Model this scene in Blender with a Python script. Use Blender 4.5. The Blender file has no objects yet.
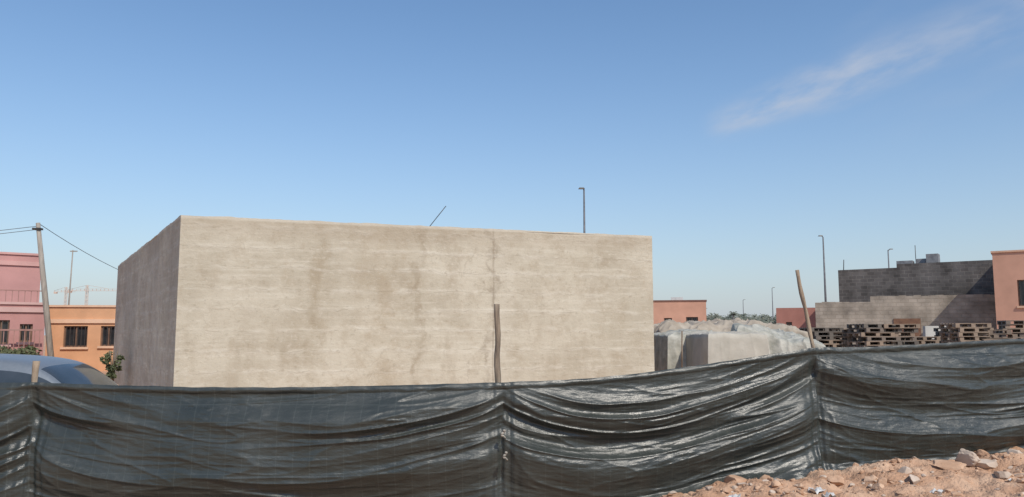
import bpy, bmesh, math, random
import numpy as np
from mathutils import Vector, noise, Matrix
random.seed(7); np.random.seed(7)
C=bpy.context; D=bpy.data
F=800.0; EYE=1.6; PITCH=math.atan(86.5/F)
cp,sp=math.cos(PITCH),math.sin(PITCH)
def W(px,py,Y):
    u=(px-512)/F; v=(248.5-py)/F
    d=(u, cp-v*sp, sp+v*cp); t=Y/d[1]
    return Vector((d[0]*t, Y, EYE+d[2]*t))
def ray(px,py):
    u=(px-512)/F; v=(248.5-py)/F
    return Vector((u, cp-v*sp, sp+v*cp)).normalized()
def N3(x,y,z): return noise.noise(Vector((x,y,z)))
def fbm(x,y,z,o=4): return noise.fractal(Vector((x,y,z)),1.0,2.0,o)

# ---------------- materials ----------------
def mat(name,c1,c2,scale=4,rough=.85,bump=.3,bscale=30,bdist=.01,metal=0,stretch=(1,1,1),spec=.5,detail=4,c3=None):
    m=D.materials.new(name); m.use_nodes=True; nt=m.node_tree; n=nt.nodes; l=nt.links
    b=n['Principled BSDF']; b.inputs['Roughness'].default_value=rough; b.inputs['Metallic'].default_value=metal
    b.inputs['Specular IOR Level'].default_value=spec
    tc=n.new('ShaderNodeTexCoord'); mp=n.new('ShaderNodeMapping'); mp.inputs['Scale'].default_value=stretch
    l.new(tc.outputs['Object'],mp.inputs[0])
    t=n.new('ShaderNodeTexNoise'); t.inputs['Scale'].default_value=scale; t.inputs['Detail'].default_value=detail
    l.new(mp.outputs[0],t.inputs['Vector'])
    r=n.new('ShaderNodeValToRGB'); r.color_ramp.elements[0].position=.3; r.color_ramp.elements[1].position=.7
    r.color_ramp.elements[0].color=(*c1,1); r.color_ramp.elements[1].color=(*c2,1)
    if c3:
        e=r.color_ramp.elements.new(.5); e.color=(*c3,1)
    l.new(t.outputs['Fac'],r.inputs[0]); l.new(r.outputs[0],b.inputs['Base Color'])
    if bump:
        t2=n.new('ShaderNodeTexNoise'); t2.inputs['Scale'].default_value=bscale; t2.inputs['Detail'].default_value=3
        l.new(mp.outputs[0],t2.inputs['Vector'])
        bp=n.new('ShaderNodeBump'); bp.inputs['Strength'].default_value=bump; bp.inputs['Distance'].default_value=bdist
        l.new(t2.outputs['Fac'],bp.inputs['Height']); l.new(bp.outputs[0],b.inputs['Normal'])
    return m
def nd(nt,typ,**k):
    x=nt.nodes.new(typ)
    for a,b in k.items(): setattr(x,a,b)
    return x
def math_(nt,op,a,b=None,c=None,clamp=False):
    x=nt.nodes.new('ShaderNodeMath'); x.operation=op; x.use_clamp=clamp
    for i,v in enumerate((a,b,c)):
        if v is None: continue
        if isinstance(v,(int,float)): x.inputs[i].default_value=v
        else: nt.links.new(v,x.inputs[i])
    return x.outputs[0]
def mixc(nt,f,a,b,mode='MIX'):
    x=nt.nodes.new('ShaderNodeMix'); x.data_type='RGBA'; x.blend_type=mode
    for s,v in ((0,f),(6,a),(7,b)):
        if isinstance(v,(int,float)): x.inputs[s].default_value=v
        elif isinstance(v,tuple): x.inputs[s].default_value=(*v,1)
        else: nt.links.new(v,x.inputs[s])
    return x.outputs[2]

# ---------------- mesh helpers ----------------
def obj(name,verts,faces,m,parent=None,smooth=False,loc=(0,0,0),rot=(0,0,0)):
    me=D.meshes.new(name); me.from_pydata([tuple(v) for v in verts],[],faces); me.update()
    if m is not None:
        for q in (m if isinstance(m,list) else [m]): me.materials.append(q)
    o=D.objects.new(name,me); C.collection.objects.link(o); o.location=loc; o.rotation_euler=rot
    if parent: o.parent=parent
    if smooth: me.polygons.foreach_set('use_smooth',[True]*len(me.polygons))
    return o
def empty(name,loc=(0,0,0),rz=0):
    o=D.objects.new(name,None); C.collection.objects.link(o); o.location=loc; o.rotation_euler=(0,0,rz); o.empty_display_size=.2
    return o
def boxdata(x0,y0,z0,x1,y1,z1):
    v=[(x0,y0,z0),(x1,y0,z0),(x1,y1,z0),(x0,y1,z0),(x0,y0,z1),(x1,y0,z1),(x1,y1,z1),(x0,y1,z1)]
    f=[(0,3,2,1),(4,5,6,7),(0,1,5,4),(1,2,6,5),(2,3,7,6),(3,0,4,7)]
    return v,f
def box(name,x0,y0,z0,x1,y1,z1,m,parent=None,bev=0,**k):
    v,f=boxdata(x0,y0,z0,x1,y1,z1); o=obj(name,v,f,m,parent,**k)
    if bev:
        b=o.modifiers.new('b','BEVEL'); b.width=bev; b.segments=2
    return o
def boxes(name,lst,m,parent=None,**k):
    V=[];Fc=[]
    for q in lst:
        v,f=boxdata(*q); o=len(V); V+=v; Fc+=[tuple(i+o for i in ff) for ff in f]
    return obj(name,V,Fc,m,parent,**k)
def tube(name,pts,rad,m,parent=None,seg=8,jit=0,**k):
    V=[];Fc=[]; pts=[Vector(p) for p in pts]; n=len(pts)
    if not isinstance(rad,(list,tuple)): rad=[rad]*n
    for i,p in enumerate(pts):
        t=(pts[min(i+1,n-1)]-pts[max(i-1,0)]).normalized()
        a=t.cross(Vector((0,1,0))).normalized() if abs(t.z)>=.9 else t.cross(Vector((0,0,1))).normalized()
        b=t.cross(a)
        for j in range(seg):
            an=2*math.pi*j/seg; r=rad[i]*(1+jit*N3(p.x*5+math.cos(an),p.z*4,math.sin(an)+i*.2))
            V.append(p+a*math.cos(an)*r+b*math.sin(an)*r)
    for i in range(n-1):
        for j in range(seg):
            j2=(j+1)%seg; Fc.append((i*seg+j,i*seg+j2,(i+1)*seg+j2,(i+1)*seg+j))
    Fc.append(tuple(range(seg))[::-1]); Fc.append(tuple((n-1)*seg+j for j in range(seg)))
    return obj(name,V,Fc,m,parent,smooth=True,**k)
def gridmesh(name,P,m,parent=None,smooth=True):
    nu,nv=P.shape[0],P.shape[1]
    idx=np.arange(nu*nv).reshape(nu,nv)
    q=np.stack([idx[:-1,:-1],idx[1:,:-1],idx[1:,1:],idx[:-1,1:]],-1).reshape(-1,4)
    me=D.meshes.new(name); me.vertices.add(nu*nv); me.vertices.foreach_set('co',P.reshape(-1).astype(np.float32))
    me.loops.add(q.size); me.loops.foreach_set('vertex_index',q.reshape(-1).astype(np.int32))
    me.polygons.add(len(q)); me.polygons.foreach_set('loop_start',(np.arange(len(q))*4).astype(np.int32))
    me.polygons.foreach_set('use_smooth',[smooth]*len(q))
    me.update(calc_edges=True); me.validate()
    if m: me.materials.append(m)
    o=D.objects.new(name,me); C.collection.objects.link(o)
    if parent:o.parent=parent
    return o

# ---------------- terrain ----------------
GX=[-60,-8,-1,-.08,.9,1.37,1.92,2.74,3.8,5.2,8,60]; GZ=[0,0,0.0,.03,.07,.13,.26,.33,.38,.47,.6,.7]
FX=[-9,-6.5,-4.2,-.08,2.9,6.5,12]; FY=[6.9,6.9,7.0,7.1,7.6,8.4,9.6]
def fence_y(x): return float(np.interp(x,FX,FY))
def gz(x,y):
    g=float(np.interp(x,GX,GZ))
    k=1 if y<9 else max(0,1-(y-9)/5)
    d=math.hypot(x,y)
    amp=.05 if d<14 else .12
    z=g*k+amp*fbm(x*.9,y*.9,3,3)*(1 if d<60 else .5)
    if d<14:
        m=min(1,max(0,(x-.6)/1.0))
        z+=m*(.055*fbm(x*3,y*3,9,3)+.034*fbm(x*9,y*9,2,4))
        fy=fence_y(x); z+=m*.11*math.exp(-((y-fy+.55)/.35)**2)*(0.6+.8*N3(x*1.3,0,5))
    return z
def axis(lo,fa,fb,hi,step):
    a=list(np.arange(fa,fb,step)); s=step; x=fb
    while x<hi: a.append(x); s*=1.25; x+=s
    a.append(hi); s=step; x=fa-step; pre=[]
    while x>lo: pre.append(x); s*=1.25; x-=s
    pre.append(lo); return np.array(pre[::-1]+a)
M_dirt=mat('dirt',(.37,.21,.125),(.60,.41,.28),scale=3.2,rough=.95,bump=.8,bscale=45,bdist=.025,c3=(.50,.31,.20),detail=9,spec=.2)
xs=axis(-3000,.4,7.5,3000,.025); ys=axis(-60,4.6,8.8,4000,.025)
P=np.zeros((len(xs),len(ys),3))
for i,x in enumerate(xs):
    for j,y in enumerate(ys): P[i,j]=(x,y,gz(x,y))
gridmesh('ground',P,M_dirt)

def rocks(name,lst,m,sub=1,smooth=False):
    bm=bmesh.new(); bmesh.ops.create_icosphere(bm,subdivisions=sub,radius=1)
    bv=[v.co.copy() for v in bm.verts]; bf=[tuple(v.index for v in f.verts) for f in bm.faces]; bm.free()
    V=[];Fc=[]
    for (x,y,z,r,sd) in lst:
        R=Matrix.Rotation(random.uniform(0,6.3),3,'Z')@Matrix.Rotation(random.uniform(-.6,.6),3,'X'); o=len(V)
        sc=Vector((random.uniform(.8,1.6),random.uniform(.6,1.1),random.uniform(.35,.75)))
        pl=[(Vector((random.gauss(0,1),random.gauss(0,1),random.gauss(0,1))).normalized(),random.uniform(.45,.8)) for _ in range(7)]
        for c in bv:
            k=1+.35*noise.noise(c*1.3+Vector((sd*7.1,sd,0)))+.10*noise.noise(c*5+Vector((sd,0,3)))
            q=c*k
            for nn,dd in pl:
                h=q.dot(nn)
                if h>dd: q=q-nn*(h-dd)*.95
            q=R@Vector((q.x*sc.x,q.y*sc.y,q.z*sc.z))*r; V.append((q.x+x,q.y+y,q.z+z))
        Fc+=[tuple(i+o for i in f) for f in bf]
    return obj(name,V,Fc,m,smooth=smooth)
M_clod=mat('clod',(.38,.22,.135),(.60,.41,.28),scale=6,rough=.95,bump=.5,bscale=40,spec=.2)
M_rock=mat('pale_rubble',(.42,.32,.245),(.60,.50,.41),scale=5,rough=.9,bump=.5,bscale=30,spec=.2)
L1=[];L2=[]
for i in range(2900):
    x=random.uniform(.6,7.5); y=fence_y(x)-abs(random.gauss(0,1.1))-.08
    if y<4.4: continue
    if N3(x*1.2,y*1.2,4)<-.15 and random.random()<.7: continue
    r=min(.09,.005+random.expovariate(1/.011)); z=gz(x,y)+r*.05
    (L1 if random.random()<.78 else L2).append((x,y,z,r,i))
rocks('dirt_clods',L1,M_clod,2); rocks('rubble_stones',L2,M_rock,2)
for px,py,r in ((965,462,.12),(985,467,.10),(948,465,.09),(905,474,.07),(915,480,.06),(838,483,.09),(868,480,.05),(1003,477,.08),(770,480,.04),(735,488,.04),(800,488,.06)):
    d=7.0
    for it in range(8):
        p=W(px,py,d); d+=(p.z-(gz(p.x,p.y)+r*.2))*4 if abs(p.z-gz(p.x,p.y))>.01 else 0
        d=min(max(d,5),fence_y(p.x)-.2)
    p=W(px,py,d); rocks('boulder',[(p.x,p.y,gz(p.x,p.y)+r*.2,r,px)],M_rock if px%2 else M_clod,4,False)
M_white=mat('litter_white',(.5,.5,.48),(.66,.65,.63),rough=.6,bump=.2)
M_blue=mat('litter_blue',(.05,.15,.5),(.08,.2,.6),rough=.5,bump=.2)
def scrap(name,x,y,s,m):
    n=7;P=np.zeros((n,n,3))
    for i in range(n):
        for j in range(n):
            X=x+(i/6-.5)*s*1.6+.3*s*N3(j*.7,x*5,1);Y=y+(j/6-.5)*s+.3*s*N3(i*.7,y*5,2)
            P[i,j]=(X,Y,gz(x,y)+.015+.8*s*N3(i*.55+x*9,j*.55,y*3)+.1*s)
    return gridmesh(name,P,m)
for i in range(9):
    x=random.uniform(1.6,6); y=fence_y(x)-random.uniform(.3,1.6); scrap('litter_scrap',x,y,random.uniform(.03,.08),M_blue if i%4==0 else M_white)

# ---------------- sheet fence ----------------
fence=empty('plastic_sheet_fence')
topx=[-200,-90,30,120,200,300,400,503,580,640,720,815,870,940,1024,1140,1300]
topy=[382,384,382,385,387,387,385,382,379,373,362,347,347,343,338,333,327]
tX=[];tZ=[]
for a,b in zip(topx,topy):
    Y=7.1
    for _ in range(6): Y=fence_y(W(a,b,Y).x)
    p=W(a,b,Y); tX.append(p.x); tZ.append(p.z)
posts=[W(-330,380,6.9).x, W(33,380,7.0).x, W(503,380,7.1).x, W(815,350,7.6).x, W(1130,335,8.4).x, W(1500,335,9.4).x]
def topz(x):
    return sum(float(np.interp(x+o,tX,tZ)) for o in (-.12,-.06,0,.06,.12))/5
nu,nv=1150,180
P=np.zeros((nu,nv,3)); x0,x1=tX[0],tX[-1]
def crease(n,s=.10): return math.exp(-abs(n)/s)
for i in range(nu):
    x=x0+(x1-x0)*i/(nu-1)
    k=max(j for j in range(len(posts)) if posts[j]<=x) if x>=posts[0] else 0
    a,b=posts[k],posts[min(k+1,len(posts)-1)]; t=min(1,max(0,(x-a)/(b-a))); c=4*t*(1-t)
    sag=c**.8
    tz=topz(x); bz=float(np.interp(x,GX,GZ))-.03; fy=fence_y(x)
    dp=min(abs(x-q) for q in posts)
    near=math.exp(-(dp/.12)**2)
    for j in range(nv):
        v=j/(nv-1)
        w=v-.32*sag*(1-.5*v)+.05*N3(x*.6,v*1.2,7)
        d=.09*math.sin(math.pi*min(1,v*1.05))*c*(.7+.5*N3(x*.5,v,1))
        amp=(1-.4*near)*min(1,v*6)
        reg=.40+.9*max(0,min(1,.5+1.8*N3(x*.6+3,w*2.2,20)))
        n1=N3(x*.36+k*9,w*3.0,2.2); n2=N3(x*.45+k*5,w*6.8,5.1); n3=N3(x*.8+k,w*14,8.3)
        d+=amp*(.15*n1+.068*n2*reg+.036*crease(n2,.13)*reg+.015*n3*reg+.009*crease(n3,.10)*reg)
        dg=N3((x-posts[k])*.9+v*1.6,w*6-(x-posts[k])*.6,11)
        d+=amp*.010*crease(dg,.08)
        d+=amp*(.0042*N3(x*6,w*28,3)+.0026*N3(x*13,w*46,6)+.0014*abs(N3(x*30,v*60,16)))
        d+=near*.012*math.sin(x*80+2*N3(v*3,x*3,1))*(.4+v*.6)
        d-=near*.06*math.sin(math.pi*v)
        z=tz+(bz-tz)*v+.012*N3(x*2,v*6,4)*amp
        if v<.05:
            aa=v/.05*math.pi; d+=.014*math.sin(aa)+.005*N3(x*10,v*30,0)
            z+=.005*N3(x*6,0,0)
        if v>.92: d+=(v-.92)*2.0*(.5+.6*N3(x*2.2,0,8))+.015*N3(x*7,v*16,1)
        P[i,j]=(x,fy-.03-d,z)
m=D.materials.new('woven_plastic_sheet'); m.use_nodes=True; nt=m.node_tree; l=nt.links; b=nt.nodes['Principled BSDF']
tc=nd(nt,'ShaderNodeTexCoord'); sx=nd(nt,'ShaderNodeSeparateXYZ'); l.new(tc.outputs['Object'],sx.inputs[0])
def gline(s,sc,wd):
    f=math_(nt,'FRACT',math_(nt,'MULTIPLY',s,sc)); return math_(nt,'LESS_THAN',f,wd)
gl=math_(nt,'MAXIMUM',gline(sx.outputs[0],7.0,.05),gline(sx.outputs[2],7.0,.05))
n1=nd(nt,'ShaderNodeTexNoise'); n1.inputs['Scale'].default_value=1.6; n1.inputs['Detail'].default_value=6; l.new(tc.outputs['Object'],n1.inputs['Vector'])
rp=nd(nt,'ShaderNodeValToRGB'); rp.color_ramp.elements[0].position=.3; rp.color_ramp.elements[0].color=(.026,.032,.029,1)
rp.color_ramp.elements[1].position=.75; rp.color_ramp.elements[1].color=(.050,.056,.051,1); l.new(n1.outputs[0],rp.inputs[0])
l.new(mixc(nt,math_(nt,'MULTIPLY',gl,.22),rp.outputs[0],(.10,.115,.105)),b.inputs['Base Color'])
b.inputs['Specular IOR Level'].default_value=.62
n2=nd(nt,'ShaderNodeTexNoise'); n2.inputs['Scale'].default_value=26; n2.inputs['Detail'].default_value=5; n2.inputs['Roughness'].default_value=.65
mp=nd(nt,'ShaderNodeMapping'); mp.inputs['Scale'].default_value=(.45,1,1.6); l.new(tc.outputs['Object'],mp.inputs[0]); l.new(mp.outputs[0],n2.inputs['Vector'])
rr=nd(nt,'ShaderNodeMapRange'); rr.inputs[1].default_value=.3; rr.inputs[2].default_value=.7; rr.inputs[3].default_value=.27; rr.inputs[4].default_value=.44; l.new(n1.outputs[0],rr.inputs[0]); l.new(rr.outputs[0],b.inputs['Roughness'])
bp=nd(nt,'ShaderNodeBump'); bp.inputs['Strength'].default_value=.42; bp.inputs['Distance'].default_value=.014; l.new(n2.outputs[0],bp.inputs['Height']); l.new(bp.outputs[0],b.inputs['Normal'])
M_tarp=m
gridmesh('sheet',P,M_tarp,fence)
M_wood=mat('weathered_wood',(.13,.10,.075),(.30,.235,.17),scale=9,rough=.9,bump=.7,bscale=40,stretch=(4,4,.5))
M_wood2=mat('pale_wood',(.25,.185,.13),(.40,.31,.22),scale=9,rough=.9,bump=.7,bscale=40,stretch=(4,4,.5))
def post(name,pA,pB,r,m,bend=.02):
    n=24; pts=[];rad=[]
    for i in range(n):
        t=i/(n-1); p=Vector(pA).lerp(Vector(pB),t)
        p.x+=bend*N3(t*5,pA[0],1)*1.8; p.y+=bend*N3(t*4,pA[0],9); pts.append(p); rad.append(r*(1.15-.3*t)*(1+.22*N3(t*11,pA[0],3)))
    return tube(name,pts,rad,m,fence,seg=10,jit=.3)
a=W(497,304,7.18); post('post_1',(a.x+.03,7.19,-.2),a,.028,M_wood)
a=W(797,270,7.70); bt=W(814,352,7.7); dirv=(bt-a); post('post_2',a+dirv*2.2,a,.022,M_wood2,.009)
a=W(36,361,7.08); post('post_3',(a.x,7.08,-.2),a,.033,M_wood2,.01)
post('post_4',(posts[4],8.5,.2),(posts[4],8.5,2.0),.03,M_wood)
post('post_5',(posts[0],7.0,-.2),(posts[0],7.0,1.6),.03,M_wood)
M_tie=mat('tie_cloth',(.22,.2,.17),(.4,.37,.32),scale=20,rough=.9,bump=.5)
def knot(px,py,Y,s):
    p=W(px,py,Y)
    pts=[p+Vector((.6*s*math.sin(t*2.1),-.2*s*math.cos(t*3),-s*t*.55)) for t in np.linspace(0,4,14)]
    tube('tie',pts,[s*.28*(1+.5*math.sin(t*5)) for t in np.linspace(0,4,14)],M_tie,fence,seg=6)
knot(503,430,6.98,.03); knot(505,452,6.97,.03)

# ---------------- concrete building ----------------
A=W(181,215,16.0); zt=A.z
def at_top(px,py):
    r=ray(px,py); t=(zt-EYE)/r.z; return Vector((r.x*t,r.y*t,zt))
Bp=at_top(652,236); Cp=at_top(118,266)
Dp=Bp+(Cp-A)
bld=empty('concrete_building',(A.x,A.y,0),math.atan2(Bp.y-A.y,Bp.x-A.x))
inv=Matrix.Rotation(-bld.rotation_euler.z,3,'Z')
def loc(p): q=inv@Vector((p.x-A.x,p.y-A.y,0)); return Vector((q.x,q.y,0))
lA,lB,lC,lD=Vector((0,0,0)),loc(Bp),loc(Cp),loc(Dp)
m=D.materials.new('board_formed_concrete'); m.use_nodes=True; nt=m.node_tree; l=nt.links; b=nt.nodes['Principled BSDF']; b.inputs['Roughness'].default_value=.93; b.inputs['Specular IOR Level'].default_value=.2
tc=nd(nt,'ShaderNodeTexCoord'); sx=nd(nt,'ShaderNodeSeparateXYZ'); l.new(tc.outputs['Object'],sx.inputs[0]); X,Y_,Z=sx.outputs
def tn(sc,st,det=5,rg=.6):
    mp=nd(nt,'ShaderNodeMapping'); mp.inputs['Scale'].default_value=st; l.new(tc.outputs['Object'],mp.inputs[0])
    t=nd(nt,'ShaderNodeTexNoise'); t.inputs['Scale'].default_value=sc; t.inputs['Detail'].default_value=det; t.inputs['Roughness'].default_value=rg; l.new(mp.outputs[0],t.inputs['Vector']); return t.outputs[0]
def ss(v,a,b_,lo=0,hi=1):
    q=nd(nt,'ShaderNodeMapRange'); q.interpolation_type='SMOOTHSTEP'; q.inputs[1].default_value=a; q.inputs[2].default_value=b_; q.inputs[3].default_value=lo; q.inputs[4].default_value=hi
    l.new(v,q.inputs[0]); return q.outputs[0]
big=tn(.55,(1,1,1),3); vert=tn(1.5,(1,1,.3),5,.65); fine=tn(7,(1,1,1.4),6,.75); hor=tn(1.6,(.25,.25,4.5),5,.7)
mid=tn(2.0,(1,1,1),7,.7)
col=mixc(nt,ss(big,.35,.65),(.455,.405,.315),(.555,.505,.405))
col=mixc(nt,math_(nt,'MULTIPLY',ss(hor,.48,.66),.5),col,(.63,.585,.485))
col=mixc(nt,math_(nt,'MULTIPLY',ss(mid,.47,.66),.5),col,(.40,.335,.245))
col=mixc(nt,math_(nt,'MULTIPLY',ss(vert,.52,.70),.36),col,(.36,.30,.22))
wob=math_(nt,'MULTIPLY',math_(nt,'SUBTRACT',tn(1.3,(1,1,1),6,.65),.5),1.3)
xw=math_(nt,'ADD',X,wob)
def stain(x0,wd,st,c):
    global col
    d=math_(nt,'ABSOLUTE',math_(nt,'SUBTRACT',xw,x0))
    f=math_(nt,'MULTIPLY',ss(d,0,wd,1,0),st); f=math_(nt,'MULTIPLY',f,ss(mid,.35,.6,.25,1)); col=mixc(nt,f,col,c)
stain(2.7,.25,.5,(.33,.265,.18)); stain(4.9,.16,.6,(.31,.25,.175)); stain(6.6,.10,.65,(.29,.24,.18)); stain(6.85,.3,.45,(.61,.565,.47)); stain(4.1,.9,.38,(.39,.315,.22)); stain(9.3,.15,.3,(.35,.29,.21))
jn=math_(nt,'ABSOLUTE',math_(nt,'SUBTRACT',math_(nt,'ADD',X,math_(nt,'MULTIPLY',wob,.06)),6.62))
jm=ss(jn,.0,.035,.5,0); col=mixc(nt,jm,col,(.27,.22,.165))
zz=math_(nt,'ADD',math_(nt,'MULTIPLY',Z,2.35),math_(nt,'MULTIPLY',math_(nt,'SUBTRACT',tn(1.5,(1,1,1),4),.5),.7))
fr=math_(nt,'ABSOLUTE',math_(nt,'SUBTRACT',math_(nt,'FRACT',zz),.5))
brk=ss(tn(1.8,(1,1,2.5),5),.40,.60)
line=math_(nt,'MULTIPLY',ss(fr,.32,.5),brk)
col=mixc(nt,math_(nt,'MULTIPLY',line,.42),col,(.66,.62,.53))
lin2=math_(nt,'MULTIPLY',ss(fr,.465,.492),ss(tn(2.3,(1,1,3),4),.44,.58)); col=mixc(nt,math_(nt,'MULTIPLY',lin2,.38),col,(.31,.26,.19))
mpv=nd(nt,'ShaderNodeMapping'); mpv.inputs['Scale'].default_value=(.45,.45,1.1); 
wv=nd(nt,'ShaderNodeVectorMath'); wv.operation='ADD'; nn_=nd(nt,'ShaderNodeTexNoise'); nn_.inputs['Scale'].default_value=2.2; nn_.inputs['Detail'].default_value=5; l.new(tc.outputs['Object'],nn_.inputs['Vector'])
sc_=nd(nt,'ShaderNodeVectorMath'); sc_.operation='SCALE'; sc_.inputs['Scale'].default_value=.7; l.new(nn_.outputs['Color'],sc_.inputs[0]); l.new(tc.outputs['Object'],wv.inputs[0]); l.new(sc_.outputs[0],wv.inputs[1]); l.new(wv.outputs[0],mpv.inputs[0])
vo=nd(nt,'ShaderNodeTexVoronoi'); vo.feature='DISTANCE_TO_EDGE'; vo.inputs['Scale'].default_value=1.1; l.new(mpv.outputs[0],vo.inputs['Vector'])
crk=math_(nt,'MULTIPLY',ss(vo.outputs['Distance'],0,.010,1,0),ss(big,.50,.62)); col=mixc(nt,math_(nt,'MULTIPLY',crk,.25),col,(.27,.22,.16))
col=mixc(nt,ss(fine,.54,.68,0,.5),col,(.32,.27,.20))
col=mixc(nt,ss(fine,.46,.32,0,.4),col,(.66,.615,.52))
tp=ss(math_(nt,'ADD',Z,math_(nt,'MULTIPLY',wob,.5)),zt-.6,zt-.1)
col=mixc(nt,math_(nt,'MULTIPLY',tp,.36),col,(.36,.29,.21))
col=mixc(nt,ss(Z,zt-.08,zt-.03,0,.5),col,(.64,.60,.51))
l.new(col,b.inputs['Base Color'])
hh=math_(nt,'ADD',math_(nt,'MULTIPLY',fine,.65),math_(nt,'MULTIPLY',line,.15))
bp=nd(nt,'ShaderNodeBump'); bp.inputs['Strength'].default_value=.75; bp.inputs['Distance'].default_value=.03; l.new(hh,bp.inputs['Height']); l.new(bp.outputs[0],b.inputs['Normal'])
M_conc=m
def wall(name,a,b_,nrm):
    Ln=(b_-a).length; nu=int(Ln/.06); nv=70; P=np.zeros((nu+1,nv+1,3))
    for i in range(nu+1):
        for j in range(nv+1):
            p=a.lerp(b_,i/nu); z=-.3+(zt+.3)*j/nv
            e=min(1,i/3,(nu-i)/3)
            dd=e*(.03*N3(p.x*.5,p.y*.5,z*.6)+.008*N3(p.x*3,p.y*3,z*3))
            z2=z+(.015*N3(p.x*1.7,p.y*1.7,4)+.010*N3(p.x*6,p.y*6,1) if j==nv else 0)
            P[i,j]=(p.x+nrm.x*dd,p.y+nrm.y*dd,z2)
    return gridmesh(name,P,M_conc,bld)
lnrm=Vector(((lC-lA).y*-1,(lC-lA).x,0)).normalized()
if lnrm.x>0: lnrm=-lnrm
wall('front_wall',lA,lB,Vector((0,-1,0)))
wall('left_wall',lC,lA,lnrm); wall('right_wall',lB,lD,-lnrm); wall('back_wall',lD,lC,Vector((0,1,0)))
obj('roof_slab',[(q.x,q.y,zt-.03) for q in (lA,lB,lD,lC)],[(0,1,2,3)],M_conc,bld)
M_steel=mat('dark_steel',(.06,.06,.06),(.12,.11,.10),rough=.6,bump=.1,metal=.6)
pA=W(430,226,18.3); pB=W(446,206,18.3)
tube('rebar_rod',[pA-(pB-pA)*.3,pA.lerp(pB,.5),pB],.009,M_steel)

# ---------------- lamps and poles ----------------
M_galv=mat('galvanised_pole',(.10,.10,.11),(.17,.17,.18),rough=.6,bump=.1,metal=.3)
def lamp(px,py,Y,arm=-1,r=.09,al=.25):
    p=W(px,py,Y); e=empty('street_lamp',(p.x,Y,0)); h=p.z
    tube('pole',[(0,0,-.5),(0,0,h*.5),(0,0,h)],[r*1.3,r,r*.6],M_galv,e)
    tube('arm',[(0,0,h-.1),(arm*al*.6,0,h+.05),(arm*al,0,h+.1)],r*.5,M_galv,e,seg=6)
    v,f=boxdata(-.22,-.12,-.05,.22,.12,.05); v=[(a*(1 if c<0 else .7),b*(1 if c<0 else .6),c) for a,b,c in v]
    obj('luminaire',v,f,M_steel,e,loc=(arm*(al+.15),0,h+.12))
    box('base',-.2,-.2,-.3,.2,.2,.25,M_galv,e,bev=.02)
lamp(584,190,55,-1,.09,.02); lamp(823,237,80,-1,.11,.1); lamp(888,250,100,1,.11); lamp(772,288,170,1,.11); lamp(743,300,200,1,.11); lamp(704,309,150,1,.1)
e=empty('utility_pole')
a=W(38,223,25); bt=W(51,358,25); dv=bt-a
M_pole=mat('creosoted_pole',(.24,.21,.18),(.38,.34,.29),scale=6,rough=.9,bump=.5,stretch=(3,3,.4))
tube('shaft',[a,a+dv*.5,bt+dv*.35],[.065,.085,.10],M_pole,e)
for k,q in enumerate((.0,.35)):
    pts=[a+Vector((0,0,-.1-q*.3))]+[Vector((a.x-8*t,25-2*t,a.z-.1-q*.3-1.2*t*(1-t)*1.4)) for t in (.2,.4,.6,.8,1)]
    tube('cable_%d'%k,pts,.009,M_steel,e,seg=5)
pts=[]
E=W(190,292,40)
for t in np.linspace(0,1,14):
    p=a.lerp(E,t); p.z-=.9*4*t*(1-t)*.45; pts.append(p)
tube('cable_3',pts,.010,M_steel,e,seg=5)
boxes('bracket',[(a.x-.12,a.y-.1,a.z-.22,a.x+.12,a.y+.1,a.z-.16)],M_steel,e)
p=W(72,250,45); e=empty('antenna_mast',(p.x,45,0)); tube('mast',[(0,0,-.3),(0,0,p.z*.5),(.05,0,p.z)],[.05,.045,.03],M_pole,e); boxes('crossarm',[(-.1,-.03,p.z-.1,.3,.03,p.z-.04)],M_pole,e)
M_crane=mat('crane_hazed',(.55,.42,.34),(.6,.47,.39),rough=.7,bump=0)  # faded tone, distance haze painted into the crane colour
def crane(px,py,Y,l1,l2):
    p=W(px,py,Y); e=empty('tower_crane',(p.x,Y,0)); h=p.z; B=[]
    w=.35
    for sx_ in (-w,w):
        for sy in (-w,w): B.append((sx_-.06,sy-.06,0,sx_+.06,sy+.06,h+2))
    z=0
    while z<h: B.append((-w,-w,z,w,w,z+.08)); z+=1.6
    boxes('tower',B,M_crane,e)
    B=[(-l1,-.3,h,l2,-.1,h+.12),(-l1,.1,h,l2,.3,h+.12),(-l1*.5,-.1,h+.7,l2,.1,h+.8)]
    x=-l1
    while x<l2: B.append((x,-.1,h,x+.1,.1,h+.8)); x+=1.5
    boxes('jib',B,M_crane,e); boxes('counterweight',[(-l1,-.4,h-.7,-l1+1.2,.4,h)],M_crane,e)
    tube('tie_bar',[(-l1,0,h+.5),(0,0,h+2.2),(l2*.7,0,h+.9)],.05,M_crane,e,seg=4)
    tube('peak',[(0,0,h+1),(0,0,h+2.2)],.12,M_crane,e,seg=4)
crane(87,291,300,7,11); crane(66,292,340,5,4)

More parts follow.
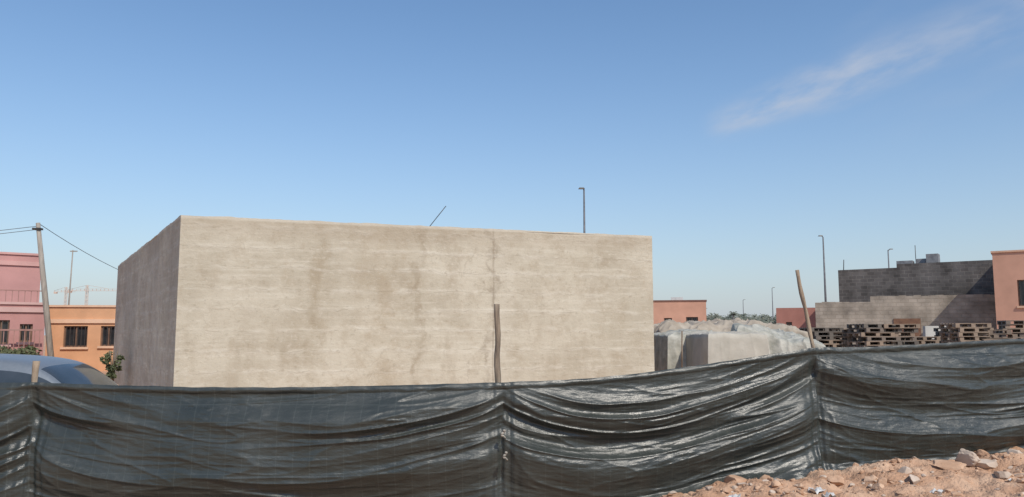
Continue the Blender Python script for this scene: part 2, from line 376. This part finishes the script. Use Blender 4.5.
# ---------------- houses ----------------
def stucco(name,c,v=.10,sc=1.2):
    return mat(name,tuple(x*(1-v) for x in c),tuple(min(1,x*(1+v)) for x in c),scale=sc,rough=.92,bump=.3,bscale=25,detail=7,spec=.2)
M_glass=mat('dark_window',(.02,.022,.025),(.035,.04,.045),rough=.12,bump=0)
M_frame=mat('window_frame',(.12,.07,.05),(.2,.12,.08),rough=.7,bump=.1)
M_trim=stucco('cream_trim',(.55,.42,.32))
class Plan:
    """vertical wall plane through an anchor point with heading rz; maps a sight line to (s,z) on it"""
    def __init__(s,px,py,Y,rz): s.P=W(px,py,Y); s.d=Vector((math.cos(rz),math.sin(rz))); s.rz=rz
    def hit(s,px,py):
        r=ray(px,py); n=Vector((-s.d.y,s.d.x)); t=(s.P.x*n.x+s.P.y*n.y)/(r.x*n.x+r.y*n.y)
        q=Vector((r.x*t,r.y*t)); return (q-Vector((s.P.x,s.P.y))).dot(s.d), EYE+r.z*t
def house(name,Y,pl,pr,ptop,depth,m,rz=0,wins=(),par=.25,trim=M_trim,zb=-.3,grille=True,band=None,anchor='L'):
    pa=pl if anchor=='L' else pr
    pn=Plan(pa,ptop,Y,rz); h=pn.P.z
    sL=pn.hit(pl,ptop)[0]; sR=pn.hit(pr,ptop)[0]
    o=Vector((pn.P.x,pn.P.y,0))+Vector((pn.d.x,pn.d.y,0))*sL; w=sR-sL
    e=empty(name,o,rz)
    cuts=[]
    for (a,b_,t,bo) in wins:
        xa,z1=pn.hit(a,t); xb,_=pn.hit(b_,t); _,z0=pn.hit(a,bo); cuts.append((xa-sL,xb-sL,z0,z1))
    cuts.sort(); B=[]; x=0
    for (xa,xb,z0,z1) in cuts:
        B.append((x,0,zb,xa,.25,h)); B.append((xa,0,zb,xb,.25,z0)); B.append((xa,0,z1,xb,.25,h)); x=xb
    B.append((x,0,zb,w,.25,h))
    B+= [(0,.25,zb,.25,depth,h),(w-.25,.25,zb,w,depth,h),(.25,depth-.25,zb,w-.25,depth,h),(.25,.25,h-par-.2,w-.25,depth-.25,h-par)]
    boxes('walls',B,m,e)
    if trim: boxes('parapet_coping',[(-.06,-.06,h,w+.06,.3,h+.09),(-.06,.3,h,.28,depth+.05,h+.09),(w-.28,.3,h,w+.06,depth+.05,h+.09)],trim,e)
    if band: boxes('band',[(-.05,-.07,h-band-.1,w+.05,-.003,h-band+.08)],trim or M_trim,e)
    for k,(xa,xb,z0,z1) in enumerate(cuts):
        box('window_glass_%d'%k,xa,.14,z0,xb,.16,z1,M_glass,e)
        fb=[(xa,.08,z0,xa+.06,.137,z1),(xb-.06,.08,z0,xb,.137,z1),(xa+.06,.08,z1-.06,xb-.06,.137,z1),(xa+.06,.08,z0,xb-.06,.137,z0+.06),((xa+xb)/2-.03,.08,z0+.06,(xa+xb)/2+.03,.137,z1-.06)]
        boxes('window_frame_%d'%k,fb,M_frame,e)
        boxes('sill_%d'%k,[(xa-.08,-.08,z0-.1,xb+.08,-.003,z0-.003)],trim or m,e)
        if grille:
            g=[];xx=xa+.1
            while xx<xb-.05: g.append((xx,.02,z0,xx+.025,.045,z1)); xx+=.16
            boxes('grille_%d'%k,g,M_steel,e)
    return e,w,h
M_pink=stucco('pink_stucco',(.48,.265,.245)); M_pink2=stucco('rose_stucco',(.44,.235,.215)); M_or=stucco('orange_stucco',(.62,.35,.20)); M_red=stucco('red_stucco',(.38,.18,.145)); M_or2=stucco('salmon_stucco',(.56,.32,.23))
e,w,h=house('pink_house',34,-130,42,256,10,M_pink,rz=.62,anchor='R',wins=[(-60,-40,275,296)],band=.35,trim=stucco('rose_trim',(.54,.32,.29)))
e,w,h=house('rose_house',30,-110,46,305,3.6,M_pink2,rz=.62,anchor='R',wins=[(-6,10,320,344),(20,33,324,342)],band=.18,trim=stucco('rose_trim2',(.54,.36,.33)))
g=[];x=w-4.5
M_rail=mat('rust_rail',(.28,.15,.13),(.36,.21,.18),rough=.7)
while x<w: g.append((x,.08,h+.09,x+.022,.11,h+.5)); x+=.2
g.append((w-4.5,.06,h+.502,w,.13,h+.54)); 
boxes('terrace_railing',g,M_rail,e)
g=[];x=w-5
while x<w-.1: g.append((x,-.55,.75,x+.025,-.52,1.75)); x+=.16
g+=[(w-5,-.57,1.752,w-.1,-.50,1.81),(w-5,-.57,.68,w-.1,-.50,.748)]
boxes('yard_railing',g,M_rail,e)
boxes('yard_wall',[(w-5,-.65,-.3,w-.1,-.42,.678)],M_pink2,e)
e,w,h=house('orange_house',36,48,150,307,7,M_or,rz=.1,anchor='L',wins=[(64,88,326,347),(101,116,326,346)],band=.62,trim=stucco('peach_trim',(.68,.46,.32)))
e,w,h=house('salmon_house',60,620,706,301,4,M_or2,rz=-.22,anchor='R',wins=[(664,672,318,324),(686,698,317,323)],band=None,trim=stucco('dark_coping',(.2,.12,.1)))
boxes('water_tank_box',[(w-2.6,1,h-.2,w-1.7,2,h+.35)],M_white,e)
e,w,h=house('red_wall_house',54,776,822,308,5,M_red,rz=-.35,wins=[(786,792,322,330)],trim=None)
e,w,h=house('orange_corner_house',40,992,1100,253,7,M_or2,rz=-.58,wins=[(1017,1040,280,306)],band=None,trim=stucco('orange_trim',(.62,.40,.28)))
def brickmat(name,c1,c2,mo,bw=.42,bh=.21):
    m=D.materials.new(name); m.use_nodes=True; nt=m.node_tree; l=nt.links; b=nt.nodes['Principled BSDF']; b.inputs['Roughness'].default_value=.95; b.inputs['Specular IOR Level'].default_value=.2
    tc=nd(nt,'ShaderNodeTexCoord'); sx=nd(nt,'ShaderNodeSeparateXYZ'); cb=nd(nt,'ShaderNodeCombineXYZ'); l.new(tc.outputs['Object'],sx.inputs[0])
    l.new(math_(nt,'ADD',sx.outputs[0],sx.outputs[1]),cb.inputs[0]); l.new(sx.outputs[2],cb.inputs[1])
    t=nd(nt,'ShaderNodeTexBrick'); t.inputs['Scale'].default_value=1; t.inputs['Brick Width'].default_value=bw; t.inputs['Row Height'].default_value=bh; t.inputs['Mortar Size'].default_value=.018
    t.inputs['Color1'].default_value=(*c1,1); t.inputs['Color2'].default_value=(*c2,1); t.inputs['Mortar'].default_value=(*mo,1); l.new(cb.outputs[0],t.inputs[0])
    n=nd(nt,'ShaderNodeTexNoise'); n.inputs['Scale'].default_value=1.1; n.inputs['Detail'].default_value=6; l.new(tc.outputs['Object'],n.inputs['Vector'])
    r=nd(nt,'ShaderNodeMapRange'); r.inputs[1].default_value=.3; r.inputs[2].default_value=.7; r.inputs[3].default_value=.55; r.inputs[4].default_value=1.3; l.new(n.outputs[0],r.inputs[0])
    cc=nd(nt,'ShaderNodeCombineXYZ'); [l.new(r.outputs[0],cc.inputs[i]) for i in range(3)]
    l.new(mixc(nt,1.0,t.outputs[0],cc.outputs[0],'MULTIPLY'),b.inputs['Base Color'])
    bp=nd(nt,'ShaderNodeBump'); bp.inputs['Distance'].default_value=.02; bp.inputs['Strength'].default_value=.8; bp.invert=True; l.new(t.outputs['Fac'],bp.inputs['Height']); l.new(bp.outputs[0],b.inputs['Normal'])
    return m
M_block=brickmat('grey_blockwork',(.12,.108,.10),(.18,.163,.15),(.215,.195,.175))
M_block2=brickmat('plastered_blockwork',(.32,.28,.23),(.38,.335,.28),(.33,.29,.24))
rz=-.60
pn=Plan(838,271,50,rz); w=pn.hit(1004,262)[0]; h=pn.P.z; e=empty('blockwork_building',(pn.P.x,50,0),rz)
boxes('walls',[(0,0,-.3,w,.3,h),(0,.3,-.3,.3,7,h),(w-.3,.3,-.3,w,7,h),(.3,6.7,-.3,w-.3,7,h),(.3,.3,h-.6,w-.3,6.7,h-.4)],M_block,e)
steps=[(0.42*i,.0,h,0.42*(i+1),.2,h+.05+.21*(1 if i>7 else 0)) for i in range(int(w/.42))]
boxes('broken_parapet',steps,M_block,e)
s0=pn.hit(893,262)[0]; s1=pn.hit(930,262)[0]; s2=pn.hit(912,262)[0]
B=[(s0,1.2,h-.4,s0+.9,2,h+.55),(s2,1.5,h-.4,s1,2.4,h+.65),(s2+.6,1.3,h-.4,s1+.3,2.2,h+.9)]
boxes('roof_clutter',B,mat('roof_clutter',(.16,.16,.17),(.3,.3,.3),rough=.8,bump=.2),e)
tube('roof_rod_1',[(.3,.15,h),(.35,.1,h+.7)],.025,M_steel,e); tube('roof_rod_2',[(s2,1.6,h),(s2,1.6,h+1.5)],.02,M_steel,e)
rz=-.42
pn=Plan(815,303,46,rz); w=pn.hit(1006,296)[0]; e=empty('plastered_yard_wall',(pn.P.x,46,0),rz); h=pn.P.z
B=[];n=26;q=pn.hit(870,300)[0]/w*n
for i in range(n): B.append((w*i/n,0,-.3,w*(i+1)/n,.25,h+(.3 if i>q else 0)+.06*random.random()))
boxes('wall',B,M_block2,e)
g0=pn.hit(893,310)[0]; g1=pn.hit(920,310)[0]
boxes('gate',[(g0,-.06,-.2,g1,-.004,2.5)],mat('rusty_gate',(.14,.07,.045),(.22,.12,.07),rough=.8),e)
L_=W(925,326,34); R_=W(951,326,34); box('white_wall_panel',L_.x,34,-.3,R_.x,34.2,L_.z,stucco('whitewash',(.5,.48,.44),.15),bev=.01)
M_far=stucco('far_buildings',(.48,.42,.39),.15,.1)
for k,(pl,pr,pt,Y) in enumerate(((706,722,322,190),(726,744,323,230),(752,778,321,210),(640,668,322,260),(96,122,318,160))):
    L_=W(pl,pt,Y); R_=W(pr,pt,Y); e=empty('distant_house',(L_.x,Y,0)); w=R_.x-L_.x
    boxes('walls',[(0,0,-.5,w,8,L_.z),(w*.6,2,L_.z,w*.85,5,L_.z+1.0)],M_far,e)
    boxes('windows',[(w*q,-.05,1.2,w*q+1,-.004,2.5) for q in (.15,.45,.75)],M_glass,e)

# ---------------- vegetation ----------------
M_leaf=mat('foliage',(.05,.065,.03),(.12,.13,.06),scale=2,rough=.8,bump=0)
M_leafhaze=mat('hazed_foliage',(.12,.14,.11),(.19,.20,.16),scale=.3,rough=.9,bump=0)  # distant leaves: horizon haze is put into this lighter base colour
def foliage(name,blobs,n,ls,m,parent=None):
    V=[];Fc=[]
    for i in range(n):
        bx,by,bz,rx,ry,rz_=random.choice(blobs)
        d=Vector((random.gauss(0,1),random.gauss(0,1),random.gauss(0,1))).normalized()*random.uniform(.45,1.05)
        c=Vector((bx+d.x*rx,by+d.y*ry,bz+d.z*rz_))
        a=Vector((random.gauss(0,1),random.gauss(0,1),random.gauss(0,1))).normalized(); b_=a.orthogonal().normalized(); s=ls*random.uniform(.5,1.4); o=len(V)
        V+=[c-a*s,c+b_*s*.45,c+a*s,c-b_*s*.45]; Fc.append((o,o+1,o+2,o+3))
    return obj(name,V,Fc,m,parent)
bl=[]
for i in range(46):
    px=random.uniform(700,800); Y=random.uniform(135,165); p=W(px,random.uniform(316,324),Y); r=random.uniform(.9,1.7); bl.append((p.x,Y,p.z-r*.6,r*1.3,r,r))
foliage('distant_trees',bl,7000,.32,M_leafhaze)
def palm(px,py,Y):
    p=W(px,py,Y); e=empty('palm_tree',(p.x,Y,0)); h=p.z
    tube('trunk',[(0,0,-.3),(.1,0,h*.5),(0,0,h-.6)],[.25,.18,.16],M_pole,e)
    V=[];Fc=[]
    for k in range(22):
        an=random.uniform(0,6.28); el=random.uniform(-.3,1.2); Ln=1.6
        for s in range(9):
            t=s/9; c=Vector((math.cos(an)*math.cos(el)*Ln*t,math.sin(an)*math.cos(el)*Ln*t,h-.6+math.sin(el)*Ln*t-1.1*t*t))
            for sd in (-1,1):
                q=Vector((-math.sin(an)*sd,math.cos(an)*sd,-.5))*.35*(1-t*.6)+Vector((math.cos(an),math.sin(an),0))*.2
                o=len(V); V+=[c,c+Vector((.05,.05,.1)),c+q]; Fc.append((o,o+1,o+2))
    obj('fronds',V,Fc,M_leafhaze,e)
palm(733,311,140); palm(714,314,150); palm(743,313,150)
def shrub(px,py,Y,r,n):
    p=W(px,py,Y); e=empty('shrub',(p.x,Y,0))
    for k in range(6):
        an=k*1.05; tube('stem_%d'%k,[(0,0,-.1),(math.cos(an)*r*.3,math.sin(an)*r*.3,(p.z-r)*.8),(math.cos(an)*r*.6,math.sin(an)*r*.6,p.z-r*.5)],[.03,.02,.01],M_wood,e,seg=5)
    bl=[(random.uniform(-r,r),random.uniform(-r,r),random.uniform(p.z*.35,p.z-r*.35),r*.45,r*.45,r*.4) for _ in range(14)]
    foliage('leaves',bl,n,.06,M_leaf,e)
shrub(20,345,22,.5,1500); shrub(2,343,22,.5,1300); shrub(114,347,23,.2,500)

# ---------------- covered stacks ----------------
M_pl=mat('dusty_plastic_cover',(.36,.335,.28),(.47,.44,.375),scale=2.2,rough=.8,bump=.4,bscale=12,bdist=.02,detail=6)
M_pl2=mat('whitish_cover',(.25,.25,.21),(.48,.465,.405),scale=4.5,rough=.6,bump=.5,bscale=9,bdist=.03,detail=8)
M_brn=mat('brown_cover',(.29,.24,.185),(.44,.385,.31),scale=3,rough=.85,bump=.4)
M_pack=brickmat('stacked_bricks',(.24,.17,.13),(.32,.25,.2),(.12,.1,.08),.3,.14)
def cover(name,cx,cy,lx,ly,h,rz,m,slope=0,amp=.06,skirt=.15,seed=0,flat=.86):
    n=130; e=empty(name,(cx,cy,0),rz); P=np.zeros((n,n,3))
    def f(a):
        s=abs(a); return min(1,s/flat)*(1 if a>0 else -1), max(0,(s-flat)/(1-flat))
    for i in range(n):
        for j in range(n):
            u=i/(n-1)*2-1; v=j/(n-1)*2-1
            u=math.copysign(abs(u)**.85,u); v=math.copysign(abs(v)**.85,v)
            a,fa=f(u); b_,fb=f(v); f_=max(fa,fb)
            X0=a*lx/2; Y0=b_*ly/2
            top=h+slope*a+amp*1.3*N3(X0*1.8+seed,Y0*1.8,1)+amp*.5*crease(N3(X0*3+seed,Y0*3,4),.15)-amp*1.0*max(abs(a),abs(b_))**5
            z=top*(1-f_)+skirt*f_
            wr=amp*1.2*f_**.5*(crease(N3(X0*3+seed,Y0*3,z*.6),.15)*.6+N3(X0*4+seed,Y0*4,z*1.0)*.8)
            X=X0*(1+.10*f_)+ (wr*a if fa>=fb else 0); Y=Y0*(1+.10*f_)+(wr*b_ if fb>=fa else 0)
            P[i,j]=(X,Y,z)
    gridmesh('cover',P,m,e)
    boxes('packs',[(-lx/2+.1,-ly/2+.1,-.1,lx/2-.1,ly/2-.1,h*.3)],M_pack,e); return e
def cov(px,Y,*a,**k): cover('covered_brick_stack',(px-512)/F*Y,Y,*a,**k)
cov(679,21.6,1.25,1.6,1.70,.15,M_pl2,.05,.09,seed=1,flat=.78)
cov(720,20.3,1.45,2.2,1.66,.1,M_pl,.0,.05,seed=2,flat=.84)
cov(768,20.4,1.7,2.0,1.66,-.2,M_pl2,-.22,.13,seed=5,flat=.74)
cov(700,26,3.4,2.4,1.93,.1,M_brn,.05,.18,seed=9,flat=.7)
cov(745,27,3.4,2.4,1.95,-.1,M_brn,-.10,.20,seed=12,flat=.7)
cov(786,24,1.5,2.4,1.62,-.1,M_pl2,-.20,.14,seed=15,flat=.72)
tube('stake',[W(682,372,18.6),W(682,331,18.6)],.018,M_wood)

# ---------------- pallets ----------------
M_pal=[mat('pallet_wood_%d'%i,tuple(c*.7 for c in cc),cc,scale=5,rough=.9,bump=.4,stretch=(1,4,4)) for i,cc in enumerate(((.21,.17,.14),(.31,.235,.175),(.16,.14,.12),(.40,.30,.22)))]
def palmesh(m):
    B=[]
    for k in range(6): B.append((-.6,-.5+k*.178,.122,.6,-.5+k*.178+.11,.144))
    for k in (-.5,-.05,.4): B.append((-.6,k,0,.6,k+.1,.022))
    for yy in (-.5,-.05,.4):
        for xx in (-.6,-.07,.46): B.append((xx,yy,.0225,xx+.14,yy+.1,.099))
    for xx in (-.6,-.07,.46): B.append((xx,-.5,.0995,xx+.14,.5,.1215))
    V=[];Fc=[]
    for q in B:
        v,f=boxdata(*q); o=len(V); V+=v; Fc+=[tuple(i+o for i in ff) for ff in f]
    me=D.meshes.new('pallet'); me.from_pydata(V,[],Fc); me.materials.append(m); return me
PM=[palmesh(m) for m in M_pal]
def pstack(px,ptop,Y,bias,rz=0):
    p=W(px,ptop,Y); e=empty('pallet_stack',(p.x,Y,gz(p.x,Y)-.05),rz); n=max(2,int((p.z)/.146))
    for k in range(n):
        me=PM[bias] if random.random()<.6 else random.choice(PM)
        o=D.objects.new('pallet_%d'%(k+1),me); C.collection.objects.link(o); o.parent=e; o.location=(random.gauss(0,.05),random.gauss(0,.04),k*.1455); o.rotation_euler=(random.gauss(0,.008),random.gauss(0,.008),random.gauss(0,.05)+(math.pi if random.random()<.5 else 0))
for px,pt,Y,b_ in ((803,333,30,1),(824,323,29,2),(848,326,29,2),(872,320,28,0),(894,321,28,2),(915,332,29,1),(940,334,31,0),(966,320,27,1),(990,322,27,1),(1003,331,26,3),(1020,316,28,0),(1050,318,28,1),(1085,322,28,2),(882,327,33,1),(955,326,32,2),(836,331,33,3)):
    pstack(px,pt,Y,b_,random.uniform(-.5,.5))
# ---------------- car ----------------
M_car=mat('grey_blue_paint',(.19,.215,.24),(.22,.245,.27),scale=30,rough=.36,bump=0,metal=.3)
M_cglass=mat('car_glass',(.03,.04,.045),(.05,.06,.07),rough=.08,bump=0,spec=.8)
M_tyre=mat('tyre',(.02,.02,.02),(.035,.035,.035),rough=.9,bump=.2)
M_lampR=mat('tail_lamp',(.3,.02,.02),(.4,.03,.03),rough=.2,bump=0)
def car(x,y,rz):
    e=empty('parked_car',(x,y,-.02),rz); e.scale=(1,1,.965)
    st=[(-1.95,.62,.64,.70,.60),(-1.90,.80,.83,.78,.62),(-1.80,.92,.97,.81,.66),(-1.62,.95,1.16,.83,.62),(-1.40,.96,1.33,.84,.60),(-1.15,.965,1.40,.85,.60),(-.7,.965,1.44,.85,.61),(-.1,.96,1.45,.85,.61),(.35,.95,1.42,.85,.60),(.62,.94,1.33,.84,.60),(.95,.93,1.13,.84,.62),(1.2,.92,.96,.83,.66),(1.6,.84,.88,.81,.64),(1.9,.70,.76,.75,.6),(2.02,.5,.55,.66,.5)]
    V=[];Fc=[];mi=[]
    for (sx_,zb,zr,wb,wr) in st:
        zlo=.26 if abs(sx_)<1.9 else .34
        half=[(wb*.92,zlo),(wb,zlo+.15),(wb+.02,(zlo+zb)/2),(wb,zb-.04),(wb-.03,zb),(wr+(wb-wr)*.18,zb+(zr-zb)*.80),(wr,zb+(zr-zb)*.90),(wr*.8,zb+(zr-zb)*.975),(wr*.4,zr),(0,zr+.008)]
        ring=[(-a,b) for a,b in half]+[(a,b) for a,b in half[-2::-1]]
        V+=[(sx_,a,b) for a,b in ring]
    n=len(half)*2-1
    for i in range(len(st)-1):
        for j in range(n-1):
            Fc.append((i*n+j,(i+1)*n+j,(i+1)*n+j+1,i*n+j+1))
            jj=min(j,n-2-j); g=0
            if jj==4 and 3<=i<=9 and i!=6: g=1
            if jj in(6,7,8) and (i in (2,3) or i in (9,10)): g=1
            mi.append(g)
        Fc.append((i*n+n-1,(i+1)*n+n-1,(i+1)*n,i*n)); mi.append(0)
    Fc.append(tuple(range(n))); mi.append(0); Fc.append(tuple((len(st)-1)*n+k for k in range(n))[::-1]); mi.append(0)
    o=obj('body',V,Fc,[M_car,M_cglass],e,smooth=True)
    o.data.polygons.foreach_set('material_index',mi)
    s=o.modifiers.new('s','SUBSURF'); s.levels=2; s.render_levels=2
    for k,(wx,wy) in enumerate(((-1.25,-.76),(-1.25,.76),(1.3,-.76),(1.3,.76))):
        V=[];Fc=[];pr=[(.10,.19),(.12,.27),(.10,.31),(-.10,.31),(-.12,.27),(-.10,.19)]; sg=28
        for q in range(sg):
            a_=2*math.pi*q/sg
            for (yy,r) in pr: V.append((wx+math.cos(a_)*r,wy+yy,.31+math.sin(a_)*r))
        m_=len(pr)
        for q in range(sg):
            for j in range(m_): Fc.append((q*m_+j,((q+1)%sg)*m_+j,((q+1)%sg)*m_+(j+1)%m_,q*m_+(j+1)%m_))
        obj('tyre_%d'%k,V,Fc,M_tyre,e,smooth=True)
        tube('rim_%d'%k,[(wx,wy-.09,.31),(wx,wy+.09,.31)],.19,M_galv,e,seg=20)
    for s_ in (-1,1):
        box('tail_lamp_%d'%s_,-1.95,s_*.62-.1,.70,-1.86,s_*.62+.1,.86,M_lampR,e,bev=.02)
        box('mirror_%d'%s_,.62,s_*.93-.09,.93,.78,s_*.93+.09,1.07,M_car,e,bev=.04)
    return e
p=W(112,380,9.4); car(p.x-2.14,9.7,math.pi+.06)

# ---------------- sky, sun, camera ----------------
w=D.worlds.new('World'); C.scene.world=w; w.use_nodes=True; nt=w.node_tree; l=nt.links; bg=nt.nodes['Background']
SEL=math.radians(46); az=math.atan2(.50,-.87)
sdir=Vector((math.sin(az)*math.cos(SEL),math.cos(az)*math.cos(SEL),math.sin(SEL)))
sky=nd(nt,'ShaderNodeTexSky'); sky.sky_type='NISHITA'; sky.sun_disc=False; sky.sun_elevation=SEL; sky.sun_rotation=az; sky.dust_density=.9; sky.air_density=1.1; sky.ozone_density=2.5; sky.altitude=300
hs=nd(nt,'ShaderNodeHueSaturation'); hs.inputs['Saturation'].default_value=1.12; hs.inputs['Value'].default_value=1.22; l.new(sky.outputs[0],hs.inputs['Color'])
tc=nd(nt,'ShaderNodeTexCoord')
A_=ray(696,134); B_=ray(1040,8); Nn=A_.cross(B_).normalized(); Tn=(B_-A_).normalized()
def dot(v):
    q=nd(nt,'ShaderNodeVectorMath'); q.operation='DOT_PRODUCT'; l.new(tc.outputs['Generated'],q.inputs[0]); q.inputs[1].default_value=v; return q.outputs['Value']
fw=ray(860,80)
al=dot(Tn); a0=A_.dot(Tn); a1=B_.dot(Tn)
u=math_(nt,'DIVIDE',math_(nt,'SUBTRACT',al,a0),a1-a0)
cv=nd(nt,'ShaderNodeCombineXYZ'); ds=dot(Nn)
l.new(math_(nt,'MULTIPLY',al,10),cv.inputs[0]); l.new(math_(nt,'MULTIPLY',ds,30),cv.inputs[1])
def sn(det,sc,rg):
    t=nd(nt,'ShaderNodeTexNoise'); t.inputs['Scale'].default_value=sc; t.inputs['Detail'].default_value=det; t.inputs['Roughness'].default_value=rg; l.new(cv.outputs[0],t.inputs['Vector']); return t.outputs[0]
nz=sn(6,1.5,.55); nz2=sn(3,.6,.5)
dist=math_(nt,'ABSOLUTE',math_(nt,'ADD',ds,math_(nt,'MULTIPLY',math_(nt,'SUBTRACT',nz2,.5),.045)))
def ssw(v,a,b_,lo=0,hi=1):
    q=nd(nt,'ShaderNodeMapRange'); q.interpolation_type='SMOOTHSTEP'; q.inputs[1].default_value=a; q.inputs[2].default_value=b_; q.inputs[3].default_value=lo; q.inputs[4].default_value=hi
    l.new(v,q.inputs[0]); return q.outputs[0]
f=math_(nt,'MULTIPLY',ssw(dist,0,.036,1,0),ssw(nz,.24,.76))
f=math_(nt,'MULTIPLY',f,ssw(u,0,.16)); f=math_(nt,'MULTIPLY',f,ssw(u,.25,1.0,1,.38))
front=ssw(dot(fw),.6,.8)
f=math_(nt,'MULTIPLY',f,front)
veil=math_(nt,'MULTIPLY',math_(nt,'MULTIPLY',ssw(dist,0,.14,1,0),ssw(nz2,.4,.7)),math_(nt,'MULTIPLY',ssw(u,.2,1,0,.2),front))
f=math_(nt,'ADD',math_(nt,'MULTIPLY',f,.75),veil,clamp=True)
sz=nd(nt,'ShaderNodeSeparateXYZ'); l.new(tc.outputs['Generated'],sz.inputs[0])
hz=math_(nt,'MULTIPLY',math_(nt,'POWER',math_(nt,'SUBTRACT',1.0,math_(nt,'MAXIMUM',sz.outputs[2],0.0)),6.0),.85)
sk=mixc(nt,hz,hs.outputs[0],(3.55,4.05,4.95))
l.new(mixc(nt,f,sk,(4.4,4.75,5.5)),bg.inputs['Color'])
bg.inputs['Strength'].default_value=.12
sl=D.lights.new('sun','SUN'); sl.energy=3.4; sl.angle=math.radians(.5); sl.color=(1,.93,.82)
so=D.objects.new('sun',sl); C.collection.objects.link(so); so.rotation_euler=sdir.to_track_quat('Z','Y').to_euler()
cam=D.cameras.new('camera'); co=D.objects.new('camera',cam); C.collection.objects.link(co); C.scene.camera=co
cam.sensor_width=36; cam.lens=36*F/1024; cam.clip_end=9000; cam.clip_start=.05
co.location=(0,0,EYE); co.rotation_euler=(math.pi/2+PITCH,0,0)
s=C.scene; s.view_settings.view_transform='Standard'; s.view_settings.look='None'; s.view_settings.exposure=0
